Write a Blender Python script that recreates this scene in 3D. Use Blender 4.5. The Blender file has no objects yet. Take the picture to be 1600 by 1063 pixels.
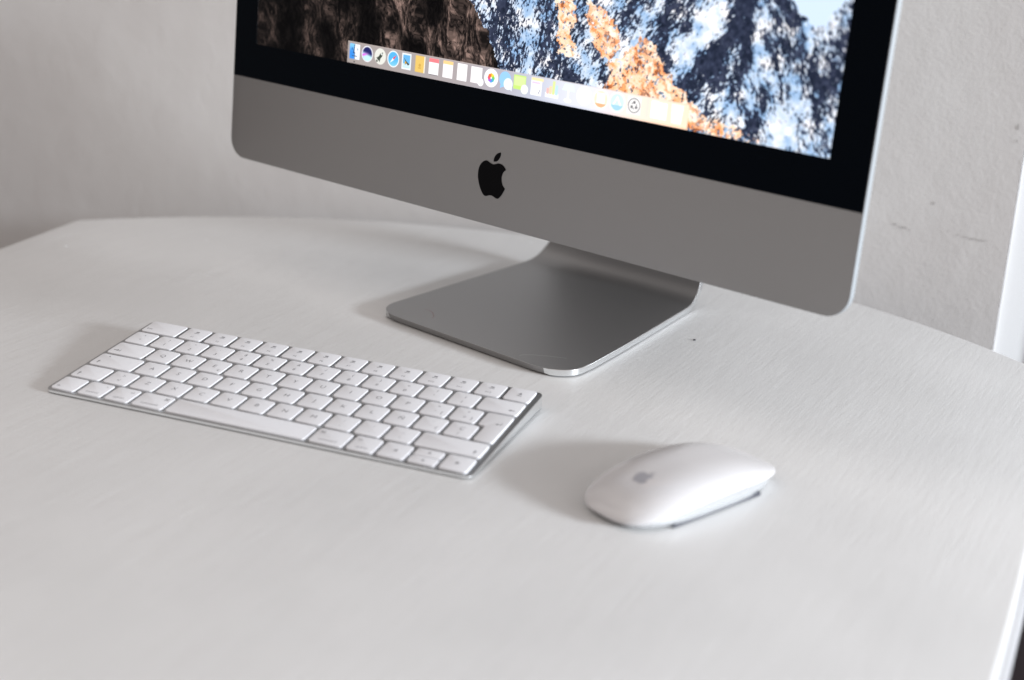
import bpy, bmesh, math, random
import numpy as np
from mathutils import Vector, Matrix, Euler
random.seed(4)
S = bpy.context.scene
COL = S.collection
MM = 0.001

# ------------------------------------------------------------------ camera
cd = bpy.data.cameras.new("camera")
cam = bpy.data.objects.new("camera", cd); COL.objects.link(cam)
cam.location = (0.553990, -0.698684, 0.353105)
cam.rotation_euler = (1.2240999, -0.0417582, 0.3631287)
cd.sensor_width = 36.0; cd.lens = 52.8329
cd.clip_start = 0.01; cd.clip_end = 100
cd.dof.use_dof = True; cd.dof.focus_distance = 0.985; cd.dof.aperture_fstop = 4.2
S.camera = cam

# ------------------------------------------------------------------ light
world = bpy.data.worlds.new("World"); S.world = world; world.use_nodes = True
wn = world.node_tree.nodes; wn['Background'].inputs[0].default_value = (1.0, 0.91, 0.87, 1)
wn['Background'].inputs[1].default_value = 0.52

def area(name, loc, target, sx, sy, power, color):
    l = bpy.data.lights.new(name, 'AREA'); l.shape = 'RECTANGLE'; l.size = sx; l.size_y = sy
    l.energy = power; l.color = color
    o = bpy.data.objects.new(name, l); COL.objects.link(o); o.location = loc
    o.rotation_euler = (Vector(target) - Vector(loc)).to_track_quat('-Z', 'Y').to_euler()
    return o
area("window_light", (5.8, -0.36, 1.12), (0.25, 0.15, 0.0), 1.3, 0.44, 540, (0.87, 0.93, 1.0))
area("left_fill_light", (-0.55, 0.0, 1.3), (-0.35, 0.15, 0.0), 1.2, 1.0, 5.2, (1.0, 0.95, 0.92))  # added fill lamp above the desk, lifts its left side
area("near_window_light", (1.75, -0.15, 0.70), (0.5, 0.48, 0.10), 0.5, 0.7, 3.0, (0.90, 0.95, 1.0))

S.view_settings.view_transform = 'Standard'
S.view_settings.look = 'None'
S.view_settings.exposure = 0.0
S.view_settings.gamma = 1.0

# ------------------------------------------------------------------ helpers
def obj(name, me, mat=None, parent=None, loc=None, rot=None):
    if isinstance(me, bmesh.types.BMesh):
        bm = me; me = bpy.data.meshes.new(name); bm.normal_update(); bm.to_mesh(me); bm.free()
    o = bpy.data.objects.new(name, me); COL.objects.link(o)
    if mat is not None and len(me.materials) == 0: me.materials.append(mat)
    if parent is not None: o.parent = parent
    if loc is not None: o.location = loc
    if rot is not None: o.rotation_euler = rot
    return o
def smooth(o, angle=35):
    for p in o.data.polygons: p.use_smooth = True
    o.data.set_sharp_from_angle(angle=math.radians(angle))
    return o
def empty(name, loc, rot=(0, 0, 0)):
    o = bpy.data.objects.new(name, None); COL.objects.link(o); o.location = loc; o.rotation_euler = rot
    o.empty_display_size = 0.02
    return o
def tag(o, label=None, cat=None, group=None, kind=None):
    if label: o['label'] = label
    if cat: o['category'] = cat
    if group: o['group'] = group
    if kind: o['kind'] = kind
    return o

def offset_poly(pts, d):
    """inset a counter-clockwise polygon by d (negative grows)"""
    n = len(pts); out = []
    for i in range(n):
        p0 = Vector(pts[i-1]); p1 = Vector(pts[i]); p2 = Vector(pts[(i+1) % n])
        e1 = (p1-p0).normalized(); e2 = (p2-p1).normalized()
        n1 = Vector((-e1.y, e1.x)); n2 = Vector((-e2.y, e2.x))
        m = (n1+n2); m = m / max(m.dot(n1), 1e-6)
        out.append((p1.x+m.x*d, p1.y+m.y*d))
    return out
def round_poly(pts, radii, seg=5):
    n = len(pts); out = []
    if not isinstance(radii, (list, tuple)): radii = [radii]*n
    for i in range(n):
        p0 = Vector(pts[i-1]); p1 = Vector(pts[i]); p2 = Vector(pts[(i+1) % n]); r = radii[i]
        a = (p0-p1).normalized(); b = (p2-p1).normalized()
        ang = a.angle(b); t = r/math.tan(ang/2)
        s = p1+a*t; e = p1+b*t
        c = p1+(a+b).normalized()*(r/math.sin(ang/2))
        v0 = s-c; v1 = e-c
        a0 = math.atan2(v0.y, v0.x); a1 = math.atan2(v1.y, v1.x); da = a1-a0
        while da > math.pi: da -= 2*math.pi
        while da < -math.pi: da += 2*math.pi
        for k in range(seg+1):
            th = a0+da*k/seg; out.append((c.x+math.cos(th)*r, c.y+math.sin(th)*r))
    return out
def convex(pts, i):
    p0, p1, p2 = pts[i-1], pts[i], pts[(i+1) % len(pts)]
    return (p1[0]-p0[0])*(p2[1]-p1[1])-(p1[1]-p0[1])*(p2[0]-p1[0]) > 0
def stack(pts, r, levels, seg=5, cap0=True, cap1=True, rmin=0.15, bm=None, f=None):
    """prism of a rounded polygon; levels = [(height, inset)...] all mm; f maps (x,y,z)->Vector"""
    bm = bm or bmesh.new(); rings = []
    rr = r if isinstance(r, (list, tuple)) else [r]*len(pts)
    for z, d in levels:
        q = offset_poly(pts, d)
        rad = [max(rmin, rr[i]-d) if convex(pts, i) else max(rmin, rr[i]+d) for i in range(len(pts))]
        ring = []
        for x, y in round_poly(q, rad, seg):
            v = f(x, y, z) if f else Vector((x, y, z))
            ring.append(bm.verts.new(v*MM))
        rings.append(ring)
    n = len(rings[0])
    for a, b in zip(rings, rings[1:]):
        for i in range(n):
            j = (i+1) % n
            bm.faces.new((a[i], a[j], b[j], b[i]))
    if cap0: bm.faces.new(list(reversed(rings[0])))
    if cap1: bm.faces.new(rings[-1])
    return bm

# ------------------------------------------------------------------ materials
def mat(name, color, rough=0.5, metal=0.0, spec=0.5):
    m = bpy.data.materials.new(name); m.use_nodes = True
    b = m.node_tree.nodes['Principled BSDF']
    b.inputs['Base Color'].default_value = (*color, 1)
    b.inputs['Roughness'].default_value = rough
    b.inputs['Metallic'].default_value = metal
    b.inputs['Specular IOR Level'].default_value = spec
    return m
def nd(m, t, **kw):
    n = m.node_tree.nodes.new(t)
    for k, v in kw.items(): setattr(n, k, v)
    return n
def lk(m, a, b): m.node_tree.links.new(a, b)
def bsdf(m): return m.node_tree.nodes['Principled BSDF']
def coords(m, scale=(1, 1, 1), rotz=0.0):
    g = nd(m, 'ShaderNodeNewGeometry'); mp = nd(m, 'ShaderNodeMapping')
    r = nd(m, 'ShaderNodeMapping'); r.inputs['Rotation'].default_value = (0, 0, rotz)
    lk(m, g.outputs['Position'], r.inputs['Vector']); lk(m, r.outputs[0], mp.inputs['Vector'])
    mp.inputs['Scale'].default_value = scale
    return mp.outputs[0]
def noise(m, vec, scale, detail=3, rough=0.5):
    n = nd(m, 'ShaderNodeTexNoise'); n.inputs['Scale'].default_value = scale
    n.inputs['Detail'].default_value = detail; n.inputs['Roughness'].default_value = rough
    lk(m, vec, n.inputs['Vector']); return n.outputs['Fac']
def ramp(m, fac, stops):
    r = nd(m, 'ShaderNodeValToRGB')
    el = r.color_ramp.elements
    while len(el) < len(stops): el.new(0.5)
    for e, (p, c) in zip(el, stops): e.position = p; e.color = (*c, 1) if len(c) == 3 else c
    lk(m, fac, r.inputs[0]); return r.outputs[0]
def bump(m, h, strength, dist, prev=None):
    b = nd(m, 'ShaderNodeBump'); b.inputs['Strength'].default_value = strength; b.inputs['Distance'].default_value = dist
    lk(m, h, b.inputs['Height'])
    if prev is not None: lk(m, prev, b.inputs['Normal'])
    return b.outputs[0]

# painted wood of the desk: brushed white paint, grain nearly front to back
desk_paint = mat("white_desk_paint", (0.66, 0.655, 0.65), 0.42)
v = coords(desk_paint, (1, 0.09, 1), math.radians(9))
g1 = noise(desk_paint, v, 380, 4, 0.65); g2 = noise(desk_paint, coords(desk_paint, (1, 0.16, 1), math.radians(7)), 110, 3)
g3 = noise(desk_paint, coords(desk_paint), 9, 3)
nb = bump(desk_paint, g2, 0.26, 0.0006, bump(desk_paint, g1, 0.42, 0.00042))
lk(desk_paint, nb, bsdf(desk_paint).inputs['Normal'])
lk(desk_paint, ramp(desk_paint, g3, [(0.3, (0.62, 0.617, 0.61)), (0.7, (0.67, 0.667, 0.66))]), bsdf(desk_paint).inputs['Base Color'])
lk(desk_paint, ramp(desk_paint, g2, [(0.3, (0.44,)*3), (0.7, (0.58,)*3)]), bsdf(desk_paint).inputs['Roughness'])

# wall: orange peel roller texture with a few scuffs
wall_paint = mat("wall_paint", (0.64, 0.63, 0.62), 0.8)
v = coords(wall_paint)
w1 = noise(wall_paint, v, 330, 4, 0.6); w2 = noise(wall_paint, v, 35, 3)
lk(wall_paint, bump(wall_paint, w2, 0.16, 0.003, bump(wall_paint, w1, 0.24, 0.0009)), bsdf(wall_paint).inputs['Normal'])
lk(wall_paint, ramp(wall_paint, noise(wall_paint, v, 5, 4), [(0.32, (0.70, 0.672, 0.655)), (0.68, (0.78, 0.762, 0.745))]), bsdf(wall_paint).inputs['Base Color'])
scuff_m = mat("scuff", (0.50, 0.48, 0.465), 0.9)
trim_paint = mat("gloss_white_trim", (0.78, 0.785, 0.79), 0.35)
floor_m = mat("dark_floor", (0.035, 0.028, 0.026), 0.6)
v = coords(floor_m, (1, 0.1, 1))
lk(floor_m, ramp(floor_m, noise(floor_m, v, 30, 4), [(0.3, (0.022, 0.017, 0.016)), (0.7, (0.05, 0.04, 0.036))]), bsdf(floor_m).inputs['Base Color'])

alu = mat("bead_blasted_aluminium", (0.345, 0.342, 0.342), 0.48, 1.0)
v = coords(alu)
lk(alu, bump(alu, noise(alu, v, 5200, 2), 0.06, 0.00004), bsdf(alu).inputs['Normal'])
alu_light = mat("pale_aluminium", (0.42, 0.425, 0.43), 0.38, 1.0)
glass_black = mat("black_glass_border", (0.002, 0.0035, 0.006), 0.08, 0.0, 0.02)
logo_black = mat("black_logo_inlay", (0.003, 0.003, 0.004), 0.15, 0.0, 0.05)
key_white = mat("white_keycap_plastic", (0.74, 0.74, 0.76), 0.42)
legend_m = mat("grey_key_print", (0.22, 0.22, 0.23), 0.6)
shell_white = mat("glossy_white_acrylic", (0.64, 0.63, 0.635), 0.2)
bsdf(shell_white).inputs['Subsurface Weight'].default_value = 0.15
bsdf(shell_white).inputs['Subsurface Radius'].default_value = (0.004, 0.004, 0.004)
logo_grey = mat("grey_logo_print", (0.36, 0.36, 0.39), 0.3)
rubber = mat("dark_grey_rubber", (0.06, 0.06, 0.065), 0.6)
rail_m = mat("blue_grey_glide", (0.06, 0.062, 0.08), 0.5)
edge_alu = mat("polished_edge_aluminium", (0.86, 0.88, 0.89), 0.2, 1.0)
lit_rim_alu = mat("window_lit_rim_aluminium", (0.44, 0.47, 0.49), 0.45, 0.35)  # paler bluish tone paints the window's reflection onto the body rim
scratch_m = mat("scratch_mark", (0.55, 0.55, 0.55), 0.5, 1.0)
scratch_red = mat("reddish_scratch_mark", (0.20, 0.10, 0.09), 0.6)
crumb_m = mat("dark_crumb", (0.03, 0.03, 0.04), 0.8)

# ------------------------------------------------------------------ setting
def box(bm, x0, x1, y0, y1, z0, z1):
    vs = [bm.verts.new(Vector(p)*MM) for p in ((x0,y0,z0),(x1,y0,z0),(x1,y1,z0),(x0,y1,z0),(x0,y0,z1),(x1,y0,z1),(x1,y1,z1),(x0,y1,z1))]
    for f in ((3,2,1,0),(4,5,6,7),(0,1,5,4),(1,2,6,5),(2,3,7,6),(3,0,4,7)): bm.faces.new([vs[i] for i in f])
    return bm
YW = 484; XL = -1500; XR = 528.6
bm = bmesh.new(); box(bm, XL-120, XR, YW, YW+140, -720, 1900)
wall = tag(obj("wall", bm, wall_paint), "pale textured wall behind the desk", None, None, 'structure')
bm = bmesh.new(); box(bm, -1700, 7000, -7000, 5000, -740, -720)
tag(obj("floor", bm, floor_m), "dark floor below the desk", None, None, 'structure')
bm = bmesh.new(); box(bm, -780, -680, 120, YW-1, -720, 1900)
tag(obj("added_shade_wall", bm, mat("shade_wall_dark", (0.07, 0.055, 0.05), 0.8)), "dark wall added left of the desk to shade it, outside the picture", None, None, 'structure')  # unseen wall, added and kept dark to shade the left side
# scuffs on the wall
def blotch(name, pts_xz, wdt, parent, m):
    bm = bmesh.new()
    for (x, z, w_, h_) in pts_xz:
        x = 554+(x-554)*.9705; z = 353.1+(z-353.1)*.9705   # brought to the wall's plane
        n = 9; vs = []
        for k in range(n):
            a = 2*math.pi*k/n; r = random.uniform(0.6, 1.15)
            vs.append(bm.verts.new(Vector((x+math.cos(a)*w_*r, YW-wdt, z+math.sin(a)*h_*r))*MM))
        bm.faces.new(list(reversed(vs)))
    return obj(name, bm, m, parent)
blotch("scuff", [(438, 40, 2.2, .7), (442, 38.6, 1.6, .5), (446, 38.2, 2.0, .9), (450, 37, .8, .8), (466, 61, .9, 1.6)], .35, wall, scuff_m)
blotch("scuff", [(488, 38, 1.5, .5), (494, 37.2, 2.6, .5), (500, 36.4, 3.6, .7), (508, 36, 4.5, .5), (480, 40, 1.0, .4)], .35, wall, scuff_m)
blotch("scuff", [(520.5, 129, 1.0, 3.0), (521.5, 118, .7, 2.0)], .35, wall, scuff_m)

# white casing past the wall end
bm = bmesh.new(); box(bm, XR+1, 2600, YW+4, YW+140, -719.5, -171)
tag(obj("added_low_wall", bm, mat("added_dark_panel", (0.03, 0.02, 0.022), 0.7)), "dark wall added below the window frame to darken the view there", None, None, 'structure')  # added dark wall, keeps the gap below the frame dark
t = tag(empty("window_frame", ((XR+.6)*MM, (YW+4)*MM, -0.17), (0, 0, math.radians(13))), "bright white window frame past the right end of the wall", "window frame")
bm = bmesh.new(); box(bm, 0, 260, 0, 60, 0, 2070)
obj("jamb", bm, trim_paint, t)
for (a, b) in ((30, 35), (44, 50), (70, 120)):
    bm = bmesh.new(); box(bm, a, b, -3.5, -.02, 0, 2070)
    bmesh.ops.bevel(bm, geom=[e for e in bm.edges if abs(e.verts[0].co.z-e.verts[1].co.z) > 1], offset=.0016, segments=3, affect='EDGES')
    smooth(obj("moulding", bm, trim_paint, t))

# desk: straight sides, bowed back edge
desk = tag(empty("desk", (0.175, 0, 0)), "white painted wooden desk with bowed back edge under the computer", "desk")
def desk_outline(grow=0.0):
    x0, x1, yf = -217-grow, 567+grow, -560-grow
    R_, cy = 597+grow, 477-597
    cx = 175.0; pts = [(x0+42, yf)]
    for k in range(13):            # sides bow in towards the front
        y = yf+(60-yf)*k/12; pts.append((x1+4-46*((60-y)/(60-yf))**1.25, y))
    n = 48
    a1 = math.acos((x1-cx)/R_); a0 = math.pi-a1
    for k in range(n+1):
        a = a1+(a0-a1)*k/n; pts.append((cx+math.cos(a)*R_, cy+math.sin(a)*R_))
    for k in range(12, 0, -1):
        y = yf+(60-yf)*k/12; pts.append((x0-4+46*((60-y)/(60-yf))**1.25, y))
    return pts
def prism_levels(pts_fn, levels, ox=175):
    bm = bmesh.new(); rings = []
    for z, g in levels: rings.append([bm.verts.new(Vector((x-ox, y, z))*MM) for x, y in pts_fn(g)])
    n = len(rings[0])
    for a, b in zip(rings, rings[1:]):
        for i in range(n): bm.faces.new((a[i], a[(i+1) % n], b[(i+1) % n], b[i]))
    bm.faces.new(list(reversed(rings[0]))); bm.faces.new(rings[-1]); return bm
smooth(obj("desk_top", prism_levels(desk_outline, [(-20, 0), (-1.6, 0), (-.7, -.25), (-.2, -.8), (0, -1.8)]), desk_paint, desk), 50)
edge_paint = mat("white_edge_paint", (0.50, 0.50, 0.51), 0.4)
smooth(obj("edge_moulding", prism_levels(desk_outline, [(-34, 2), (-33, 3), (-29, 4), (-24, 4.5), (-20.5, 3), (-20.2, 2)]), edge_paint, desk), 50)
bm = bmesh.new(); box(bm, -150-175, 500-175, -500, 320, -719, -34.2)
obj("light_block_box", bm, edge_paint, desk)  # unseen box added under the desk to block light reaching the wall
# dried paint specks and crumbs lying on the desk
def speck(name, x, y, r, m, label, cat):
    bm = bmesh.new(); bmesh.ops.create_icosphere(bm, subdivisions=2, radius=r*MM)
    for v_ in bm.verts:
        v_.co *= random.uniform(.75, 1.2); v_.co.z = max(v_.co.z*.55, -r*MM*.3)
    o = obj(name, bm, m, None, (x*MM, y*MM, r*MM*.3)); return tag(o, label, cat)
speck("crumb", 335.1, 279.7, 1.0, crumb_m, "tiny black crumb on the desk right of the computer's foot", "crumb")
for (x, y, r) in ((-178, 262, 1.1), (-90, 330, .8), (148, 455, 1.0), (-120, 326, .7)):
    bm = bmesh.new(); bmesh.ops.create_icosphere(bm, subdivisions=2, radius=r*MM)
    for v_ in bm.verts: v_.co.z *= .25; v_.co.x *= random.uniform(1, 1.6)
    obj("paint_speck", bm, trim_paint, desk, ((x-175)*MM, y*MM, 0.0001))

# ------------------------------------------------------------------ keyboard
U = 19.05; MX = (278.9-14.5*U)/2; MY = (114.9-6*U)/2
ZF, ZR = 2.3, 10.5; TILT = math.atan((ZR-ZF)/114.9)
kb = tag(empty("keyboard", (-0.0010, 0.0016, 0), (0, 0, -0.012)), "slim white wireless keyboard with aluminium base left of the mouse", "keyboard")
def kbmap(x, y, z):
    zt = ZF+(ZR-ZF)*y/114.9
    return Vector((x, y, 0.5+(zt-0.5)*z if z <= 1 else zt+z-1))
KP = [(-.3, -.6), (280.2, -.6), (280.2, 115.3), (-.3, 115.3)]
base = smooth(obj("base", stack(KP, 5.0, [(0, 1.2), (.1, .3), (.2, .05), (.35, 0), (.94, 0), (.985, .12), (1.0, .35)], 6, f=kbmap), alu_light, kb), 40)
base.data.materials.append(edge_alu)
for p in base.data.polygons:
    if abs(p.normal.z) < .3: p.material_index = 1
def keymesh(name, pts, r=1.9):
    return stack(pts, r, [(0.0, .05), (.75, .0), (.98, .06), (1.12, .2), (1.17, .42)], 4)
G = 1.15   # half gap
cache = {}
def rect(w, h): return [(G, G), (w*U-G, G), (w*U-G, h*U-G), (G, h*U-G)]
def legend_mesh(items):
    """items: (text, x, y, size) in mm on the key, joined into one flat print"""
    bm = bmesh.new()
    for it in items:
        if it[0] == 'poly':
            for poly in it[1]:
                vs = [bm.verts.new((x*MM, y*MM, 0)) for x, y in poly]
                bm.faces.new(vs)
            continue
        s, x, y, size, al = it
        c = bpy.data.curves.new("print", 'FONT'); c.body = s; c.size = size*MM; c.align_x = al; c.align_y = 'CENTER'
        c.resolution_u = 2
        o = bpy.data.objects.new("print", c); COL.objects.link(o)
        dg = bpy.context.evaluated_depsgraph_get(); me = bpy.data.meshes.new_from_object(o.evaluated_get(dg))
        me.transform(Matrix.Translation((x*MM, y*MM, 0))); bm.from_mesh(me)
        bpy.data.objects.remove(o); bpy.data.curves.remove(c); bpy.data.meshes.remove(me)
    for f_ in bm.faces:
        if f_.normal.z < 0: f_.normal_flip()
    return bm
def arrow(cx, cy, s, d):
    pts = [(-s, -.16*s), (.1*s, -.16*s), (.1*s, -.55*s), (s, 0), (.1*s, .55*s), (.1*s, .16*s), (-s, .16*s)]
    c, n = math.cos(d), math.sin(d)
    return [(cx+x*c-y*n, cy+x*n+y*c) for x, y in pts]
def tri(cx, cy, s, d):
    pts = [(-.5*s, -.6*s), (.7*s, 0), (-.5*s, .6*s)]; c, n = math.cos(d), math.sin(d)
    return [(cx+x*c-y*n, cy+x*n+y*c) for x, y in pts]
def key(x, row, w, items, h=1, yoff=0, pts=None):
    kid = (w, h) if pts is None else 'enter'
    if kid not in cache:
        bm = keymesh("key", pts or rect(w, h)); me = bpy.data.meshes.new("key"); bm.normal_update(); bm.to_mesh(me); bm.free()
        me.materials.append(key_white)
        for p in me.polygons: p.use_smooth = True
        me.polygons[len(me.polygons)-1].use_smooth = False
        me.set_sharp_from_angle(angle=math.radians(50))
        cache[kid] = me
    px, py = MX+x*U, MY+(row+yoff)*U
    z = ZF+(ZR-ZF)*py/114.9
    o = obj("key", cache[kid], None, kb, (px*MM, py*MM, (z+.02)*MM), (TILT, 0, 0))
    if items:
        smooth_o = obj("legend", legend_mesh(items), legend_m, o, (0, 0, 1.20*MM))
    return o
A, B = 'CENTER', 'LEFT'
c = U/2
def two(hi, lo, ex=None):
    L = [(hi, c, 12.6, 4.0, A), (lo, c, 6.2, 4.4, A)]
    if ex: L.append((ex, 14.2, 6.2, 4.0, A))
    return L
def fk(n): return [('F%d' % n, c, 5.0, 2.6, A), ('poly', [[(c-1.8, 10.6), (c+1.8, 10.6), (c+1.8, 11.2), (c-1.8, 11.2)], [(c-1.2, 12), (c+1.2, 12), (c+1.2, 13.4), (c-1.2, 13.4)]])]
key(0, 5, 1.5, [('esc', 3.2, 6.0, 3.4, B)])
for i in range(12): key(1.5+i, 5, 1, fk(i+1))
key(13.5, 5, 1, [('poly', [tri(c, 10.6, 2.2, math.pi/2), [(c-1.5, 7.6), (c+1.5, 7.6), (c+1.5, 8.3), (c-1.5, 8.3)]])])
nums = [('ª', 'º'), ('!', '1'), ('"', '2'), ('·', '3'), ('$', '4'), ('%', '5'), ('&', '6'), ('/', '7'), ('(', '8'), (')', '9'), ('=', '0'), ('?', "'"), ('¿', '¡')]
for i, (a, b) in enumerate(nums): key(i, 4, 1, two(a, b))
key(13, 4, 1.5, [('poly', [arrow(22.5, 6, 2.2, math.pi)])])
key(0, 3, 1.5, [('poly', [arrow(5.8, 6, 2.2, 0), [(8.2, 4.6), (8.6, 4.6), (8.6, 7.4), (8.2, 7.4)]])])
for i, ch in enumerate("QWERTYUIOP"): key(1.5+i, 3, 1, [(ch, c, c, 5.2, A)] + ([('€', 14.6, 5, 3.2, A)] if ch == 'E' else []))
key(11.5, 3, 1, two('^', '`', '[')); key(12.5, 3, 1, two('*', '+', ']'))
# tall enter key, narrower below
EP = [(.25*U+G, G), (U-G, G), (U-G, 2*U-G), (G, 2*U-G), (G, U+G), (.25*U+G, U+G)]
key(13.5, 2, 1, [('poly', [arrow(12.5, 24, 2.0, math.pi), [(14.1, 24), (14.5, 24), (14.5, 26.4), (14.1, 26.4)]])], pts=EP)
key(0, 2, 1.75, [('poly', [arrow(5.5, 6.0, 1.9, math.pi/2), [(7.6, 14.2), (8.6, 14.2), (8.6, 15.2), (7.6, 15.2)]])])
for i, ch in enumerate("ASDFGHJKLÑ"): key(1.75+i, 2, 1, [(ch, c, c, 5.2, A)])
key(11.75, 2, 1, two('¨', '´', '{')); key(12.75, 2, .999, [('Ç', c, c+1.5, 5.0, A), ('}', c, 4.6, 3.6, A)])
key(0, 1, 1.25, [('poly', [arrow(5.0, 6.0, 2.1, math.pi/2)])])
key(1.25, 1, 1, two('>', '<'))
for i, ch in enumerate("ZXCVBNM"): key(2.25+i, 1, 1, [(ch, c, c, 5.2, A)])
for i, (a, b) in enumerate(((';', ','), (':', '.'), ('_', '-'))): key(9.25+i, 1, 1, two(a, b))
key(12.25, 1, 2.25, [('poly', [arrow(37, 6.0, 2.1, math.pi/2)])])
key(0, 0, 1, [('fn', 3.4, 5.0, 3.2, B)])
key(1, 0, 1, [('control', c, 5.0, 2.9, A), ('^', 14.4, 13.5, 3.0, A)])
key(2, 0, 1, [('option', c, 5.0, 2.9, A), ('alt', 14.0, 13.5, 2.8, A)])
key(3, 0, 1.25, [('command', U*.625, 5.0, 3.0, A), ('⌘', 19, 13.3, 4.0, A)])
key(4.25, 0, 5, None)
key(9.25, 0, 1.25, [('command', U*.625, 5.0, 3.0, A), ('⌘', 5, 13.3, 4.0, A)])
key(10.5, 0, 1, [('option', c, 5.0, 2.9, A), ('alt', 5, 13.5, 2.8, A)])
key(11.5, 0, 1, [('poly', [tri(c, c, 2.4, math.pi)])])
def half(y0, y1): return [(G, y0), (U-G, y0), (U-G, y1), (G, y1)]
for y0, h_, d in ((0, .5, -math.pi/2), (.5, .5, math.pi/2)):
    kid = ('half', y0)
    bm = keymesh("key", half(G if y0 == 0 else .35, .5*U-.35 if y0 == 0 else .5*U-G), 1.5)
    me = bpy.data.meshes.new("key"); bm.normal_update(); bm.to_mesh(me); bm.free(); me.materials.append(key_white)
    py = MY+y0*U; z = ZF+(ZR-ZF)*py/114.9
    o = smooth(obj("key", me, None, kb, ((MX+12.5*U)*MM, py*MM, (z+.02)*MM), (TILT, 0, 0)), 50)
    obj("legend", legend_mesh([('poly', [tri(c, .25*U, 1.9, d)])]), legend_m, o, (0, 0, 1.20*MM))
key(13.5, 0, 1, [('poly', [tri(c, c, 2.4, 0)])])

kb.scale = (1.006, 0.997, 1)
# ------------------------------------------------------------------ mark shapes (mm around their own origin)
FRUIT = [[262.7,40.4],[260.8,40.8],[258.8,41.5],[256.4,42.0],[253.7,40.6],[251.8,38.4],[250.7,35.7],[250.4,32.4],[250.8,29.2],[252.1,25.4],[253.7,22.4],[255.7,19.9],[257.7,18.6],[259.6,18.8],[261.4,19.5],[263.5,19.8],[265.6,19.4],[267.6,18.7],[269.5,18.9],[270.9,20.2],[272.8,22.9],[274.5,26.4],[272.4,28.1],[271.2,30.5],[270.8,33.3],[271.4,35.9],[272.5,37.5],[273.9,38.7],[272.2,40.5],[270.0,41.6],[267.2,41.9],[265.0,41.1]]
LEAF = [[262.8,42.3],[262.8,43.9],[263.7,46.2],[265.6,48.2],[268.2,49.3],[268.5,48.0],[267.9,45.8],[266.4,43.6],[264.8,42.6]]
def smooth_loop(P, corners=(), n=3):
    out = []; N = len(P)
    for i in range(N):
        p0, p1, p2, p3 = [np.array(P[(i+k) % N], float) for k in (-1, 0, 1, 2)]
        if i in corners: p0 = p1
        if (i+1) % N in corners: p3 = p2
        for k in range(n):
            t = k/n
            out.append(tuple(.5*((2*p1)+(-p0+p2)*t+(2*p0-5*p1+4*p2-p3)*t*t+(-p0+3*p1-3*p2+p3)*t**3)))
    return out
FR = smooth_loop(FRUIT, (0, 21, 27)); LF = smooth_loop(LEAF, (0, 4))

# ------------------------------------------------------------------ computer
YAW = -0.34173264; LEAN = 0.08000464
W, HC, B2, BS, DH = 528.0, 61.54, 25.84, 25.13, 268.7
HT = HC+B2+DH+26
ZB = 86.436
comp = tag(empty("desktop_computer", (0.2091214, 0.1979578, 0), (0, 0, YAW)), "silver all-in-one desktop computer with mountain wallpaper on its screen", "computer")
def cm(x, y, z):
    """x across from left edge, y up the tilted face, z depth behind the face -> local mm"""
    # outward-facing ring order: polygon ccw seen from the front, so depth runs backwards
    dv = Vector((0, math.sin(LEAN), math.cos(LEAN))); dn = Vector((0, math.cos(LEAN), -math.sin(LEAN)))
    return Vector((x-W/2, 0, ZB))+dv*y+dn*z
BP = [(0, 0), (W, 0), (W, HT), (0, HT)]
def rev(bm):
    bmesh.ops.recalc_face_normals(bm, faces=bm.faces); return bm
body = obj("body", rev(stack(BP, 15, [(0.25, .45), (0, .75), (0.12, .1), (.5, 0), (4.6, 0), (5.2, .4), (7, 6), (12, 28), (20, 62), (30, 105), (37, 145)][1:], 8, f=cm)), alu, comp)
smooth(body, 30)
def edge_slot(o, test, m=None):
    o.data.materials.append(m or edge_alu)
    for p in o.data.polygons:
        if test(p): p.material_index = 1
def body_rim(p):
    v_ = cm(W/2, HT/2, 0)*MM; dn = Vector((0, math.cos(LEAN), -math.sin(LEAN)))
    d_ = (p.center-v_).dot(dn)/MM; return .3 < d_ < 4.9 and abs(p.normal.dot(dn)) < .3
edge_slot(body, body_rim, lit_rim_alu)
GP = [(.7, HC), (W-.7, HC), (W-.7, HT-.7), (.7, HT-.7)]
gl = obj("glass", rev(stack(GP, [.3, .3, 14, 14], [(-.02, 0), (-.45, 0), (-.55, .15)], 6, f=cm)), glass_black, comp)
smooth(gl, 30)
def flat(polys, depth, f=cm, thick=None):
    bm = bmesh.new()
    for P in polys:
        vs = [bm.verts.new(f(x, y, depth)*MM) for x, y in P]; bm.faces.new(vs)
    return bm
lg = obj("logo", rev(stack(FR, 0.01, [(-.03, 0), (-.16, 0)], 1, f=lambda x, y, z: cm(x, y, z))) if False else flat([FR, LF], -.12), logo_black, comp)
# give the inlay its thickness
sol = lg.modifiers.new("thickness", 'SOLIDIFY'); sol.thickness = .1*MM; sol.offset = 1

# the picture shown on the screen, computed pixel by pixel
PX = 4.0
SW, SH = W-2*BS, DH
nw, nh = int(SW*PX), int(SH*PX)
rng = np.random.default_rng(7)
XX, YY = np.meshgrid((np.arange(nw)+.5)/PX+BS, (np.arange(nh)+.5)/PX+HC+B2)
XX = XX.astype(np.float32); YY = YY.astype(np.float32)
def vn(x, y, seed):
    r = np.random.default_rng(seed); T = r.random((256, 256)).astype(np.float32)
    xi = np.floor(x).astype(int); yi = np.floor(y).astype(int); fx = x-xi; fy = y-yi
    fx = fx*fx*(3-2*fx); fy = fy*fy*(3-2*fy)
    a = T[yi % 256, xi % 256]; b = T[yi % 256, (xi+1) % 256]; c_ = T[(yi+1) % 256, xi % 256]; d = T[(yi+1) % 256, (xi+1) % 256]
    return (a*(1-fx)+b*fx)*(1-fy)+(c_*(1-fx)+d*fx)*fy
def fbm(x, y, s, o=4, g=.5):
    v_ = 0; a = 1; t_ = 0
    for k in range(o):
        v_ = v_+a*vn(x*2**k+17.3*k, y*2**k+9.1*k, s+k); t_ += a; a *= g
    return v_/t_
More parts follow.
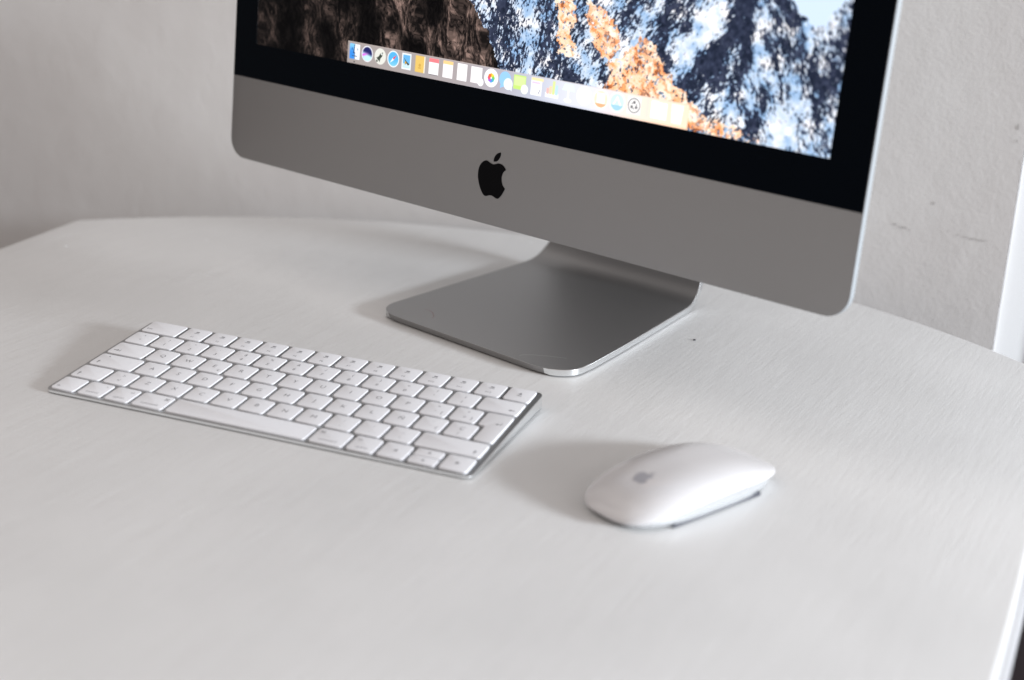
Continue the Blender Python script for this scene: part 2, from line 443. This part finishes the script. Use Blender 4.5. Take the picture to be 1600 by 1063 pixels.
def sst(a, b, x): t_ = np.clip((x-a)/(b-a), 0, 1); return t_*t_*(3-2*t_)
wx = XX+(fbm(XX/14, YY/14, 50, 3)-.5)*11; wy = YY+(fbm(XX/14, YY/14, 60, 3)-.5)*11
fx_ = XX+(fbm(XX/4, YY/4, 70, 4, .65)-.5)*10; fy_ = YY+(fbm(XX/4, YY/4, 80, 4, .65)-.5)*10
def segd(pts, x=wx, y=wy):
    d = np.full(x.shape, 1e3, np.float32)
    for (ax, ay), (bx_, by_) in zip(pts, pts[1:]):
        dx, dy = bx_-ax, by_-ay; t_ = np.clip(((x-ax)*dx+(y-ay)*dy)/(dx*dx+dy*dy), 0, 1)
        d = np.minimum(d, np.hypot(x-ax-t_*dx, y-ay-t_*dy))
    return d
def inside(P, x, y):
    r = np.zeros(x.shape, bool); n = len(P)
    for i in range(n):
        (ax, ay), (bx_, by_) = P[i], P[(i+1) % n]
        if ay == by_: continue
        cond = ((ay > y) != (by_ > y)) & (x < (bx_-ax)*(y-ay)/(by_-ay)+ax); r ^= cond
    return r
img = np.zeros((nh, nw, 3), np.float32)
# snowy mountain side
def streak(dx, dy, seed):
    l_ = math.hypot(dx, dy); dx, dy = dx/l_, dy/l_
    al = wx*dx+wy*dy; ac = -wx*dy+wy*dx; al2 = XX*dx+YY*dy; ac2 = -XX*dy+YY*dx
    return (fbm(ac/3.0, al/11, seed, 3, .6)-.5)*.75+(fbm(ac2/.95, al2/2.1, seed+9, 3, .75)-.5)*1.25
kl = sst(300, 330, XX)*(1-sst(425, 450, XX)); kr = sst(425, 450, XX)
f_snow = .5+(fbm(XX/8+YY/16, YY/11-XX/30, 101, 3)-.5)*.35+streak(.15, 1, 115)*(1-kl-kr)+streak(.55, .8, 315)*kl+streak(-.35, 1, 415)*kr
bias = np.zeros_like(XX)
for pts, w_, a in [
        ([(281,165),(283.3,124.6),(285.5,98)], 4.5, .30), ([(377.7,165),(371,140),(352,118)], 5, .28),
        ([(431,175),(415,145),(396,128),(392,112)], 8, .34), ([(400,185),(408,160),(418,150)], 8, .25),
        ([(444,160),(446,137),(449,116),(463,97),(468,88)], 6, .30), ([(482,185),(484,168),(482,156)], 9, .45),
        ([(345,160),(351,150)], 5, .2), ([(470,130),(478,112),(474,92)], 6, .22), ([(412,110),(430,104),(446,98)], 4, .14),
        ([(324,118),(335,108),(341,102)], 6, .35), ([(330,140),(331,130)],3,.2), ([(455,120),(462,108),(490,90)], 7, .15),
        ([(268,150),(276,125)], 3, .12)]:
    bias += a*np.exp(-(segd(pts)/w_)**2)
for pts, w_, a in [
        ([(437,175),(432,152),(418,128),(408,116),(398,104)], 7, .46), ([(441,170),(442,148),(444,128)], 5, .44),
        ([(384,160),(384,132),(392,118)], 5.5, .34), ([(452,118),(455,104),(451,92)], 5, .36), ([(404,160),(399,147)], 4, .36),
        ([(262,160),(264,118),(268,98)], 8, .16), ([(290,150),(300,120),(312,100),(330,104)], 10, .13), ([(470,160),(472,140),(486,125)], 8, .17),
        ([(500,150),(496,130),(490,110)], 6, .18), ([(360,165),(362,142)], 7, .15), ([(274,165),(262,140),(254,124)], 5, .2),
        ([(425,132),(420,118)], 5, .16)]:
    bias -= a*np.exp(-(segd(pts)/w_)**2)
sn = f_snow+bias
tone0 = fbm(XX/2.5, YY/2.5, 145, 3)
m_s = sst(.485, .575, sn)*.95+.03*tone0
tone = fbm(XX/7, YY/7, 140, 3)
rock = np.stack([.06+.20*tone0, .085+.20*tone0, .14+.24*tone0], -1)
tn = np.clip((tone-.3)*2.2+(tone0-.5)*.5, 0, 1)
snow = np.stack([.52+.48*tn, .68+.31*tn, .86+.14*tn], -1)
soft = sst(.45, .9, sn)[..., None]
snow = snow*(1-.3*soft)+.3*soft*np.array([1, 1, 1])
img[:] = rock*(1-m_s[..., None])+np.clip(snow, 0, 1)*m_s[..., None]
PS = [(462,200),(464,172),(470,163),(476,158),(482,154),(488,158),(494,166),(504,180),(510,200)]
pm = inside(PS, fx_*.7+XX*.3, fy_*.7+YY*.3); img = np.where(pm[..., None], np.array((.80, .87, .95), np.float32), img)
# sunlit orange rock
OA = [(299,200),(300,152),(304.7,135),(305.6,120),(315.9,117),(324,119),(316,129),(318,144.6),(314,152),(322,170),(330,200)]
OB = [(326,153),(332,151),(342.2,146),(350,139),(354,130),(351,124),(345,119),(338,122),(331.8,130),(328,141)]
OC = [(349,112),(346,119),(352,121),(361.1,129),(365,134),(371,136.5),(378.1,132),(385,124),(393,116),(400.9,109),(413.3,102.6),(420,95),(432,95.5),(445.2,93),(455,90),(463,87),(400,86),(343.2,99),(345,107)]
om = np.zeros_like(XX, bool)
for P in (OA, OB, OC): om |= inside(P, fx_, fy_)
on = fbm(fx_/4.4+fy_/9, fy_/4.0, 160, 4, .72)
big = fbm(XX/8, YY/8, 170, 2)
def mix(c0, c1, t_): t_ = t_[..., None]; return np.array(c0)*(1-t_)+np.array(c1)*t_
oc = mix((.98, .62, .38), (1.0, .95, .88), sst(.36, .62, on))
oc = oc*(1-sst(.40, .26, on))[..., None]+np.array((.42, .20, .13))*sst(.40, .26, on)[..., None]
oc = oc*.7+.3*mix((1, .66, .42), (1, .93, .88), sst(.4, .6, big))
hole = sst(.60, .65, fbm(XX/2, YY/2, 180, 4, .7)+.2*sst(420, 450, XX)-.0)
oa = om*(1-hole)
img = img*(1-oa[..., None])+oc*oa[..., None]
# dark foreground rock wall, vertical ribs
RB = [(0,80),(0,400),(212,400),(216,170),(230.8,143),(237,137),(244.6,128.7),(251.7,119),(257,108),(262,98),(276,90),(280,80)]
rm = inside(RB, fx_*.7+XX*.3, fy_*.7+YY*.3)
ln = (XX+YY*.18)
lx = ln+(fbm(XX/12, YY/20, 200, 3)-.5)*14
rib = 1-np.abs(2*fbm(lx/6.5, YY/24, 210, 4, .55)-1)
rib2 = 1-np.abs(2*fbm(lx/2.6, YY/6.5, 220, 4, .6)-1)
big = fbm(lx/20, YY/34, 230, 2)
crk = sst(.93, .995, rib2)
val = (.04+.22*sst(.5, .95, fbm(lx/4.2, YY/9, 240, 4, .62)*.9+rib*.25-.03)+.09*sst(.4, .7, fbm(lx/1.3, YY/2.5, 250, 3)))*(.35+1.25*sst(.33, .66, big))
val = val*(1-.75*crk)
fade = .55+.45*sst(70, 190, XX)
rc = np.stack([val*1.12, val*.93, val*.86], -1)*fade[..., None]
rc = np.clip(rc*1.05, 0, 1)
img = np.where(rm[..., None], rc, img)
# small dark boulders at the foot of the wall
BL = [(258,86),(262,98),(266,101),(272,98),(276,86)]
bmk = inside(BL, fx_, fy_); img = np.where(bmk[..., None], rc*.7+.03, img)

# dock
def band(x0, x1, y0, y1, aa=.3): return (sst(x0-aa, x0+aa, XX)*(1-sst(x1-aa, x1+aa, XX))*sst(y0-aa, y0+aa, YY)*(1-sst(y1-aa, y1+aa, YY)))
xs = [121, 230, 262, 290, 335, 352, 365, 385, 410]
cs = np.array([(162,152,148),(168,160,162),(176,172,182),(190,194,210),(214,216,228),(226,212,214),(243,218,204),(252,216,190),(255,214,178)])/255.
dk = np.stack([np.interp(XX, xs, cs[:, k]) for k in range(3)], -1)
m_ = band(121.3, 408.2, 80, 102.3)
img = img*(1-m_[..., None])+dk*m_[..., None]
ln_ = band(121.3, 408.2, 101.9, 102.3, .1)*.5
img = img*(1-ln_[..., None])+np.array((.85, .78, .75))*ln_[..., None]
def put(mask, c):
    global img
    c = np.asarray(c, np.float32)
    if c.max() > 1.5: c = c/255.
    img = img*(1-mask[..., None])+c*mask[..., None]
def disc(cx, cy, r, c, aa=.22): put(1-sst(r-aa, r+aa, np.hypot(XX-cx, YY-cy)), c)
def rct(cx, cy, w_, h_, c): put(band(cx-w_/2, cx+w_/2, cy-h_/2, cy+h_/2, .2), c)
def rot(cx, cy, a, pts): return [(cx+x*math.cos(a)-y*math.sin(a), cy+x*math.sin(a)+y*math.cos(a)) for x, y in pts]
def pg(P, c): put(inside(P, XX, YY).astype(np.float32), c)
yc = 95.6
x = 128.4   # two-tone square
rct(x, yc, 10, 10.4, (238, 243, 250)); rct(x-2.6, yc, 4.8, 10.4, (60, 140, 225))
put(band(x-5, x-.2, yc-5.2, yc+5.2)*sst(yc-1, yc+5, YY), (130, 200, 245))
pg([(x-.6, yc+4.8), (x+.2, yc+4.8), (x-.6, yc-.5), (x+.6, yc-.6), (x+.6, yc-5.1), (x-.1, yc-5.1), (x-.1, yc-1.2), (x-1.5, yc-1.2)], (40, 60, 90))
rct(x-2.6, yc+1.8, .6, 1.5, (20, 40, 80)); rct(x+2.8, yc+1.8, .6, 1.5, (60, 80, 110))
rct(x, yc-3.0, 5, .5, (50, 70, 100)); disc(x, 88.6, .5, (40, 38, 40))
x = 140.8
disc(x, yc, 5.5, (232, 232, 240)); disc(x, yc, 4.7, (36, 40, 96))
put((np.hypot(XX-x, YY-yc) < 4.7)*sst(yc+1.5, yc-1.5, YY+.25*(XX-x)), (190, 235, 238))
put((np.hypot(XX-x, YY-yc) < 4.7)*np.exp(-((YY-yc-.25*(XX-x))/.9)**2)*sst(x+3, x-4, XX), (225, 90, 225))
x = 153.5
disc(x, yc, 5.5, (222, 222, 214)); pg(rot(x, yc, math.radians(52), [(-3.2, -1.1), (1.6, -1.2), (3.9, 0), (1.6, 1.2), (-3.2, 1.1)]), (62, 70, 62))
pg(rot(x, yc, math.radians(52), [(-3.6, -2.3), (-1.0, -1.1), (-1.0, 1.1), (-3.6, 2.3), (-2.4, 0)]), (62, 70, 62)); disc(x+1.2, yc+1.7, .7, (235, 240, 235)); disc(x-3.0, yc-3.3, .8, (80, 85, 75))
x = 166.0
disc(x, yc, 5.6, (236, 240, 245)); disc(x, yc, 4.8, (86, 176, 238)); put((np.hypot(XX-x, YY-yc) < 4.8)*sst(yc+1, yc-5, YY)*.6, (150, 215, 250))
pg(rot(x, yc, math.radians(45), [(0, -.8), (4.3, 0), (0, .8)]), (235, 70, 70)); pg(rot(x, yc, math.radians(45), [(0, -.8), (-4.3, 0), (0, .8)]), (245, 245, 250))
x = 178.5
rct(x, yc, 8.6, 10.8, (236, 240, 245)); rct(x, yc+.1, 6.6, 8.6, (104, 176, 226)); rct(x, yc-2.8, 6.6, 2.6, (200, 225, 235))
pg([(x-2.6, yc+2.5), (x-.3, yc+.4), (x+2.8, yc-1.6), (x+1.6, yc-2.6), (x+.2, yc-1.2), (x-1.4, yc-2.4), (x-.8, yc-.2)], (70, 72, 60)); disc(x-.8, yc-.8, .8, (210, 160, 60))
x = 191.2
rct(x, yc, 8.8, 11, (226, 190, 104)); rct(x+4.1, yc, .9, 11, (240, 232, 214)); disc(x-.2, yc-.8, 1.1, (204, 164, 80)); rct(x-.2, yc-2.6, 2.6, .9, (204, 164, 80))
x = 203.8
rct(x, yc, 8.8, 10.8, (250, 246, 248)); rct(x, yc+4.1, 8.8, 2.6, (238, 128, 134)); rct(x, yc-5.4, 8.2, .5, (120, 116, 120)); rct(x, yc-.6, 4.0, 3.8, (252, 236, 236))
x = 216.6
rct(x, yc, 8.8, 11, (252, 249, 250)); rct(x, yc+4.4, 8.8, 2.2, (250, 205, 140))
for k in range(3): rct(x, yc+1.3-k*2.2, 7, .25, (236, 226, 226))
x = 229.3
rct(x, yc, 8.6, 11, (253, 250, 252))
for k in range(4): rct(x+1, yc+3.3-k*2.2, 5, .3, (238, 230, 234)); disc(x-3, yc+3.3-k*2.2, .5, (245, 215, 215))
x = 241.9
rct(x, yc, 9.6, 10.4, (253, 246, 247)); disc(x+4, yc-4, 2.6, (250, 248, 252)); rct(x-1, yc+1, 6, .3, (240, 225, 225))
x = 254.7
disc(x, yc, 5.9, (252, 250, 250))
for k, cc in enumerate([(250,180,60),(235,220,70),(130,205,90),(80,190,180),(90,150,230),(160,110,210),(230,90,130),(245,110,70)]):
    a = math.pi/2-k*math.pi/4; disc(x+1.8*math.cos(a), yc+1.8*math.sin(a), 1.25, cc)
disc(x, yc, .6, (255, 250, 250))
x = 267.5
disc(x-1, yc+.9, 4.9, (150, 200, 246)); pg([(x-4.4, yc-1.8), (x-4.6, yc-5.2), (x-1.4, yc-3.6)], (150, 200, 246)); disc(x+1.8, yc-1.8, 3.7, (238, 247, 255)); pg([(x+3.4, yc-4.6), (x+5.2, yc-6), (x+5, yc-3)], (238, 247, 255))
x = 279.8
rct(x-1, yc+.6, 10, 9, (196, 232, 120)); rct(x-1, yc+1.4, 9, 6, (214, 242, 160)); disc(x+3.3, yc-3.2, 3.0, (240, 250, 240))
x = 292.6
rct(x, yc, 8.8, 11, (248, 248, 252)); rct(x+.6, yc+4.6, 9.6, 1.8, (250, 225, 170)); rct(x-.4, yc+2.4, 6.5, 1.2, (222, 200, 230)); rct(x-.8, yc-.2, 5.5, .4, (215, 210, 225)); pg([(x+2, yc-4), (x+2.8, yc-1.4), (x+3.2, yc-1.6), (x+2.4, yc-4.2)], (70, 70, 100))
x = 305.4
rct(x, yc-3.6, 10.6, 3.0, (240, 244, 252))
for dx, h_, cc in ((-3.4, 3.6, (246, 178, 170)), (-1.2, 5, (246, 208, 160)), (1.2, 8.4, (212, 226, 130)), (3.6, 6.2, (170, 214, 246))): rct(x+dx, yc-3+h_/2, 1.9, h_, cc)
x = 318.3
pg([(x-5, yc+1.2), (x+5.2, yc+1.2), (x+3.4, yc+5.4), (x-3, yc+5.4)], (214, 244, 252)); rct(x, yc-1.6, 1.3, 6.4, (240, 246, 252)); put(1-sst(.85, 1.1, np.hypot((XX-x)/3.0, (YY-yc+4.8)/1.3)), (240, 246, 252))
x = 330.7
disc(x, yc, 5.7, (250, 244, 250)); disc(x, yc, 4.7, (253, 250, 252)); rct(x-1.2, yc-.2, .5, 4, (246, 214, 226)); rct(x+1.6, yc+.4, .5, 4, (246, 214, 226)); rct(x+.2, yc+2.2, 3.3, .7, (246, 214, 226))
x = 343.7
disc(x, yc, 5.9, (251, 240, 232)); disc(x, yc, 5.0, (250, 214, 180)); rct(x, yc+.6, 6.2, 6.4, (254, 246, 236)); put((np.hypot(XX-x, YY-yc) < 5.0)*(YY < yc-2.6).astype(np.float32), (238, 150, 90))
x = 356.1
disc(x, yc, 6.0, (232, 244, 252)); disc(x, yc, 5.0, (190, 226, 250)); pg([(x-3.8, yc-2.4), (x, yc+4), (x+3.8, yc-2.4), (x+2.4, yc-2.4), (x, yc+1.8), (x-2.4, yc-2.4)], (245, 252, 255)); put((np.hypot(XX-x, YY-yc+.3) < 4.7)*(YY < yc-1.8).astype(np.float32), (130, 192, 238))
x = 368.8
rct(x, yc, 10, 10.4, (238, 234, 234)); disc(x, yc, 4.5, (70, 68, 70)); disc(x, yc, 4.0, (222, 218, 216)); disc(x, yc, 3.4, (244, 240, 238))
for k in range(3):
    a = math.radians(90+120*k); disc(x+1.9*math.cos(a), yc+1.9*math.sin(a), .95, (60, 58, 62)); disc(x+1.9*math.cos(a+.9), yc+1.9*math.sin(a+.9), .5, (100, 98, 100))
rct(378.6, yc, .35, 10, (225, 200, 190))
x = 387.0
rct(x, yc-.2, 11.4, 9.8, (232, 244, 255)); rct(x-3, yc+4.6, 5, 1.2, (232, 244, 255)); rct(x, yc, 7, 4.4, (222, 238, 252))
x = 400.0
pg([(x-4.3, yc+5.4), (x+4.3, yc+5.4), (x+3.4, yc-5.6), (x-3.4, yc-5.6)], (255, 250, 250)); rct(x, yc+5.0, 8.8, .5, (240, 232, 232))

wash = (band(286, 408, 88.5, 102)*.28*sst(286, 320, XX))[..., None]; img = img*(1-wash)+wash
arr = np.ones((nh, nw, 4), np.float32); arr[..., :3] = np.clip(img, 0, 1)
im = bpy.data.images.new("screen_picture", nw, nh); im.pixels.foreach_set(arr.ravel()); im.update(); im.pack()
scr_m = mat("lit_screen", (0.002, 0.002, 0.003), 0.12, 0.0, 0.03)
ti = nd(scr_m, 'ShaderNodeTexImage'); ti.image = im
lk(scr_m, ti.outputs[0], bsdf(scr_m).inputs['Emission Color']); bsdf(scr_m).inputs['Emission Strength'].default_value = 1.28
bm = bmesh.new()
vs = [bm.verts.new(cm(a, b, -.60)*MM) for a, b in ((BS, HC+B2), (W-BS, HC+B2), (W-BS, HC+B2+DH), (BS, HC+B2+DH))]
fc = bm.faces.new(vs); uvl = bm.loops.layers.uv.new("uv")
for lp, uv in zip(fc.loops, ((0, 0), (1, 0), (1, 1), (0, 1))): lp[uvl].uv = uv
obj("display", bm, scr_m, gl)

# stand: one bent plate, foot on the desk and neck rising behind
def lerp(a, b, t): return a+(b-a)*t
def prof():
    P = []
    n0, n1 = -11, 163
    for k in range(9): P.append((n0+21*(1-math.cos(k/8*math.pi/2)), 0, 'f'))
    for k in range(1, 14): P.append((lerp(10, n1, k/13), 0, 'f'))
    r = 30.0; ang = math.radians(102)
    for k in range(1, 11):
        a = ang*k/10; P.append((n1+r*math.sin(a), r*(1-math.cos(a)), 'b'))
    ex, ez = P[-1][0], P[-1][1]
    for k in range(1, 12):
        t_ = k/11*190; P.append((ex+math.cos(ang)*t_, ez+math.sin(ang)*t_, 'n'))
    return P
PR = prof(); T = 4.6; Z0 = .8
def halfw(i):
    n, z, kd = PR[i]; s = sum(math.hypot(PR[j][0]-PR[j-1][0], PR[j][1]-PR[j-1][1]) for j in range(1, i+1))-14
    L = np.interp(s, [-14, 165, 185, 215, 420], [-98.5, -100, -97, -88, -72])
    Rr = np.interp(s, [-14, 20, 60, 165, 190, 215, 420], [81.5, 77.5, 72, 55, 51, 48, 30])
    if kd == 'f' and n < 10:   # rounded front corners
        dd = (10-n)/21; ins = 21*(1-math.sqrt(max(0, 1-dd*dd)))
        L += ins; Rr -= ins
    if kd == 'f' and n < 24:   # the right-hand corner is rounder
        dd = (24-n)/35; Rr -= 11*(1-math.sqrt(max(0, 1-dd*dd)))
    return L, Rr
bm = bmesh.new(); top = []; bot = []
NU = 12
for i, (n, z, kd) in enumerate(PR):
    a = PR[max(i-1, 0)]; b = PR[min(i+1, len(PR)-1)]
    tx, tz = b[0]-a[0], b[1]-a[1]; l_ = math.hypot(tx, tz) or 1; nx, nz = -tz/l_, tx/l_
    if kd == 'f': nx, nz = 0, 1
    L, Rr = halfw(i); rt = []; rb = []
    for k in range(NU+1):
        u = lerp(L, Rr, k/NU); sl = -.030*(u+10)*max(0, min(1, (120-n)/120)) if kd == 'f' else 0
        rt.append(bm.verts.new(Vector((u, n+sl+nx*T, Z0+z+nz*T))*MM)); rb.append(bm.verts.new(Vector((lerp(u, (L+Rr)/2, .002), n+sl+(1.8 if i < 3 else 0), Z0+z))*MM))
    top.append(rt); bot.append(rb)
for i in range(len(PR)-1):
    for k in range(NU):
        bm.faces.new((top[i][k], top[i][k+1], top[i+1][k+1], top[i+1][k])); bm.faces.new((bot[i][k+1], bot[i][k], bot[i+1][k], bot[i+1][k+1]))
    bm.faces.new((bot[i][0], top[i][0], top[i+1][0], bot[i+1][0])); bm.faces.new((top[i][NU], bot[i][NU], bot[i+1][NU], top[i+1][NU]))
for k in range(NU):
    bm.faces.new((bot[0][k], bot[0][k+1], top[0][k+1], top[0][k])); bm.faces.new((top[-1][k], top[-1][k+1], bot[-1][k+1], bot[-1][k]))
bmesh.ops.recalc_face_normals(bm, faces=bm.faces)
stand = obj("stand", bm, alu, comp)
stand.data.materials.append(edge_alu)
for p in stand.data.polygons:
    if abs(p.normal.z) < .2 and p.center.z < .012: p.material_index = 1
bv = stand.modifiers.new("soft_edge", 'BEVEL'); bv.width = .5*MM; bv.segments = 2; bv.limit_method = 'ANGLE'; bv.angle_limit = math.radians(50)
smooth(stand, 40)
padp = [(-92, 8), (-78, -3), (64, -8), (72, 12), (66, 60), (51, 160), (-95, 160)]
obj("pad", stack(padp, 3, [(.02, 0), (.88, 0)], 3), rubber, stand)
def curve_strip(name, pts, wd, z, m, parent):
    bm = bmesh.new(); prev = None; N = len(pts)
    for i, p in enumerate(pts):
        a = Vector(pts[max(i-1, 0)]); b = Vector(pts[min(i+1, N-1)]); d = (b-a).normalized(); nn = Vector((-d.y, d.x))
        w_ = wd*(math.sin(math.pi*(i+.3)/(N-.4))**.5)*.5
        q = Vector(p); cur = (bm.verts.new(Vector((*(q+nn*w_), z))*MM), bm.verts.new(Vector((*(q-nn*w_), z))*MM))
        if prev: bm.faces.new((prev[0], prev[1], cur[1], cur[0]))
        prev = cur
    return obj(name, rev(bm), m, parent)
ZS = Z0+T+.04
curve_strip("scratch", smooth_loop([(36, -6.5), (36, -3), (41, 2), (50, 8), (60, 13), (60.2, 13)], (0, 5), 4)[:20], .55, ZS, scratch_m, stand)
curve_strip("scratch", smooth_loop([(-73, 17), (-66, 17), (-58, 11), (-55, 5)], (0, 3), 4)[:12], .45, ZS, scratch_red, stand)

# ------------------------------------------------------------------ mouse
MA = math.radians(61.0)
mouse = tag(empty("computer_mouse", (0.3904, 0.0334, 0), (0, 0, MA)), "glossy white wireless mouse on the desk right of the keyboard", "mouse")
MA_, MB_, ME = 59.4, 29.9, 3.2
def zedge(u): return 4.2+5.2*(1-u*u)+1.3*(u+1)
def zcrown(u):
    t_ = (u+.08); return 20.7-(9.0 if t_ < 0 else 9.6)*abs(t_)**2.1
def mz(x, y):
    u = max(-1, min(1, x/MA_)); r = min(1, (abs(x/MA_)**ME+abs(y/MB_)**ME)**(1/ME))
    ze, zc = zedge(u), zcrown(u)
    return ze+(zc-ze)*(1-r**3.2)**.62
def ring(k, n=96):
    P = []
    for i in range(n):
        a = 2*math.pi*i/n; ca, sa = math.cos(a), math.sin(a)
        P.append((MA_*k*math.copysign(abs(ca)**(2/ME), ca), MB_*k*math.copysign(abs(sa)**(2/ME), sa)))
    return P
def loft(rings, cap0=False, cap1=False):
    bm = bmesh.new(); R_ = [[bm.verts.new(Vector(p)*MM) for p in r] for r in rings]; n = len(R_[0])
    for a, b in zip(R_, R_[1:]):
        for i in range(n): bm.faces.new((a[i], a[(i+1) % n], b[(i+1) % n], b[i]))
    if cap0: bm.faces.new(list(reversed(R_[0])))
    if cap1: bm.faces.new(R_[-1])
    return bm
rs = [[(x, y, zedge(x/MA_)-.2) for x, y in ring(.965)], [(x, y, zedge(x/MA_)-.5) for x, y in ring(.985)], [(x, y, zedge(x/MA_)-.35) for x, y in ring(.998)]]
for k in (1.0, .9985, .994, .986, .972, .95, .92, .88, .83, .77, .7, .6, .5, .38, .25, .12): rs.append([(x, y, mz(x, y)) for x, y in ring(k)])
rs.append([(x*.01, y*.01, mz(0, 0)) for x, y in ring(1)])
smooth(obj("shell", loft(rs, False, True), shell_white, mouse), 60)
def tuck(x): return x if x < 0 else x-5.5*(x/MA_)**2
rs = [[(tuck(x), y, 1.5) for x, y in ring(.86)], [(tuck(x), y, 1.55) for x, y in ring(.925)], [(tuck(x), y, 1.9) for x, y in ring(.945)], [(lerp(tuck(x), x, .35), y, lerp(1.9, zedge(x/MA_)-.5, .5)) for x, y in ring(.962)], [(x, y, zedge(x/MA_)-.25) for x, y in ring(.972)]]
mouse_alu = mat("satin_mouse_base", (0.78, 0.80, 0.82), 0.22, 0.72)
smooth(obj("base", loft(rs, True, True), mouse_alu, mouse), 60)
for s in (-1, 1):
    rp = [(-34, -1.3), (35, -1.3), (35, 1.3), (-34, 1.3)]
    obj("glide", stack(rp, 1.2, [(0.02, 0), (1.6, 0)], 4), rail_m, mouse, (0, s*25.6*MM, 0))
# mark near the tail, following the shell
bm = bmesh.new()
for P in (FR, LF):
    cx_ = sum(p[0] for p in P)/len(P); cy_ = sum(p[1] for p in P)/len(P); rr = []
    for k in (1, .66, .33, .02):
        ring_ = []
        for a, b in P:
            a2, b2 = cx_+(a-cx_)*k, cy_+(b-cy_)*k
            lx_, ly_ = (a2-262.4)*.40, (b2-33.5)*.40
            X_, Y_ = -30.5+ly_, -lx_        # fruit upright when seen from the tail
            ring_.append(bm.verts.new(Vector((X_, Y_, mz(X_, Y_)+.06))*MM))
        rr.append(ring_)
    for a, b in zip(rr, rr[1:]):
        for i in range(len(a)): bm.faces.new((a[i], a[(i+1) % len(a)], b[(i+1) % len(a)], b[i]))
    bm.faces.new(rr[-1])
bmesh.ops.recalc_face_normals(bm, faces=bm.faces)
for f_ in bm.faces:
    if f_.normal.z < 0: f_.normal_flip()
obj("logo", bm, logo_grey, mouse)
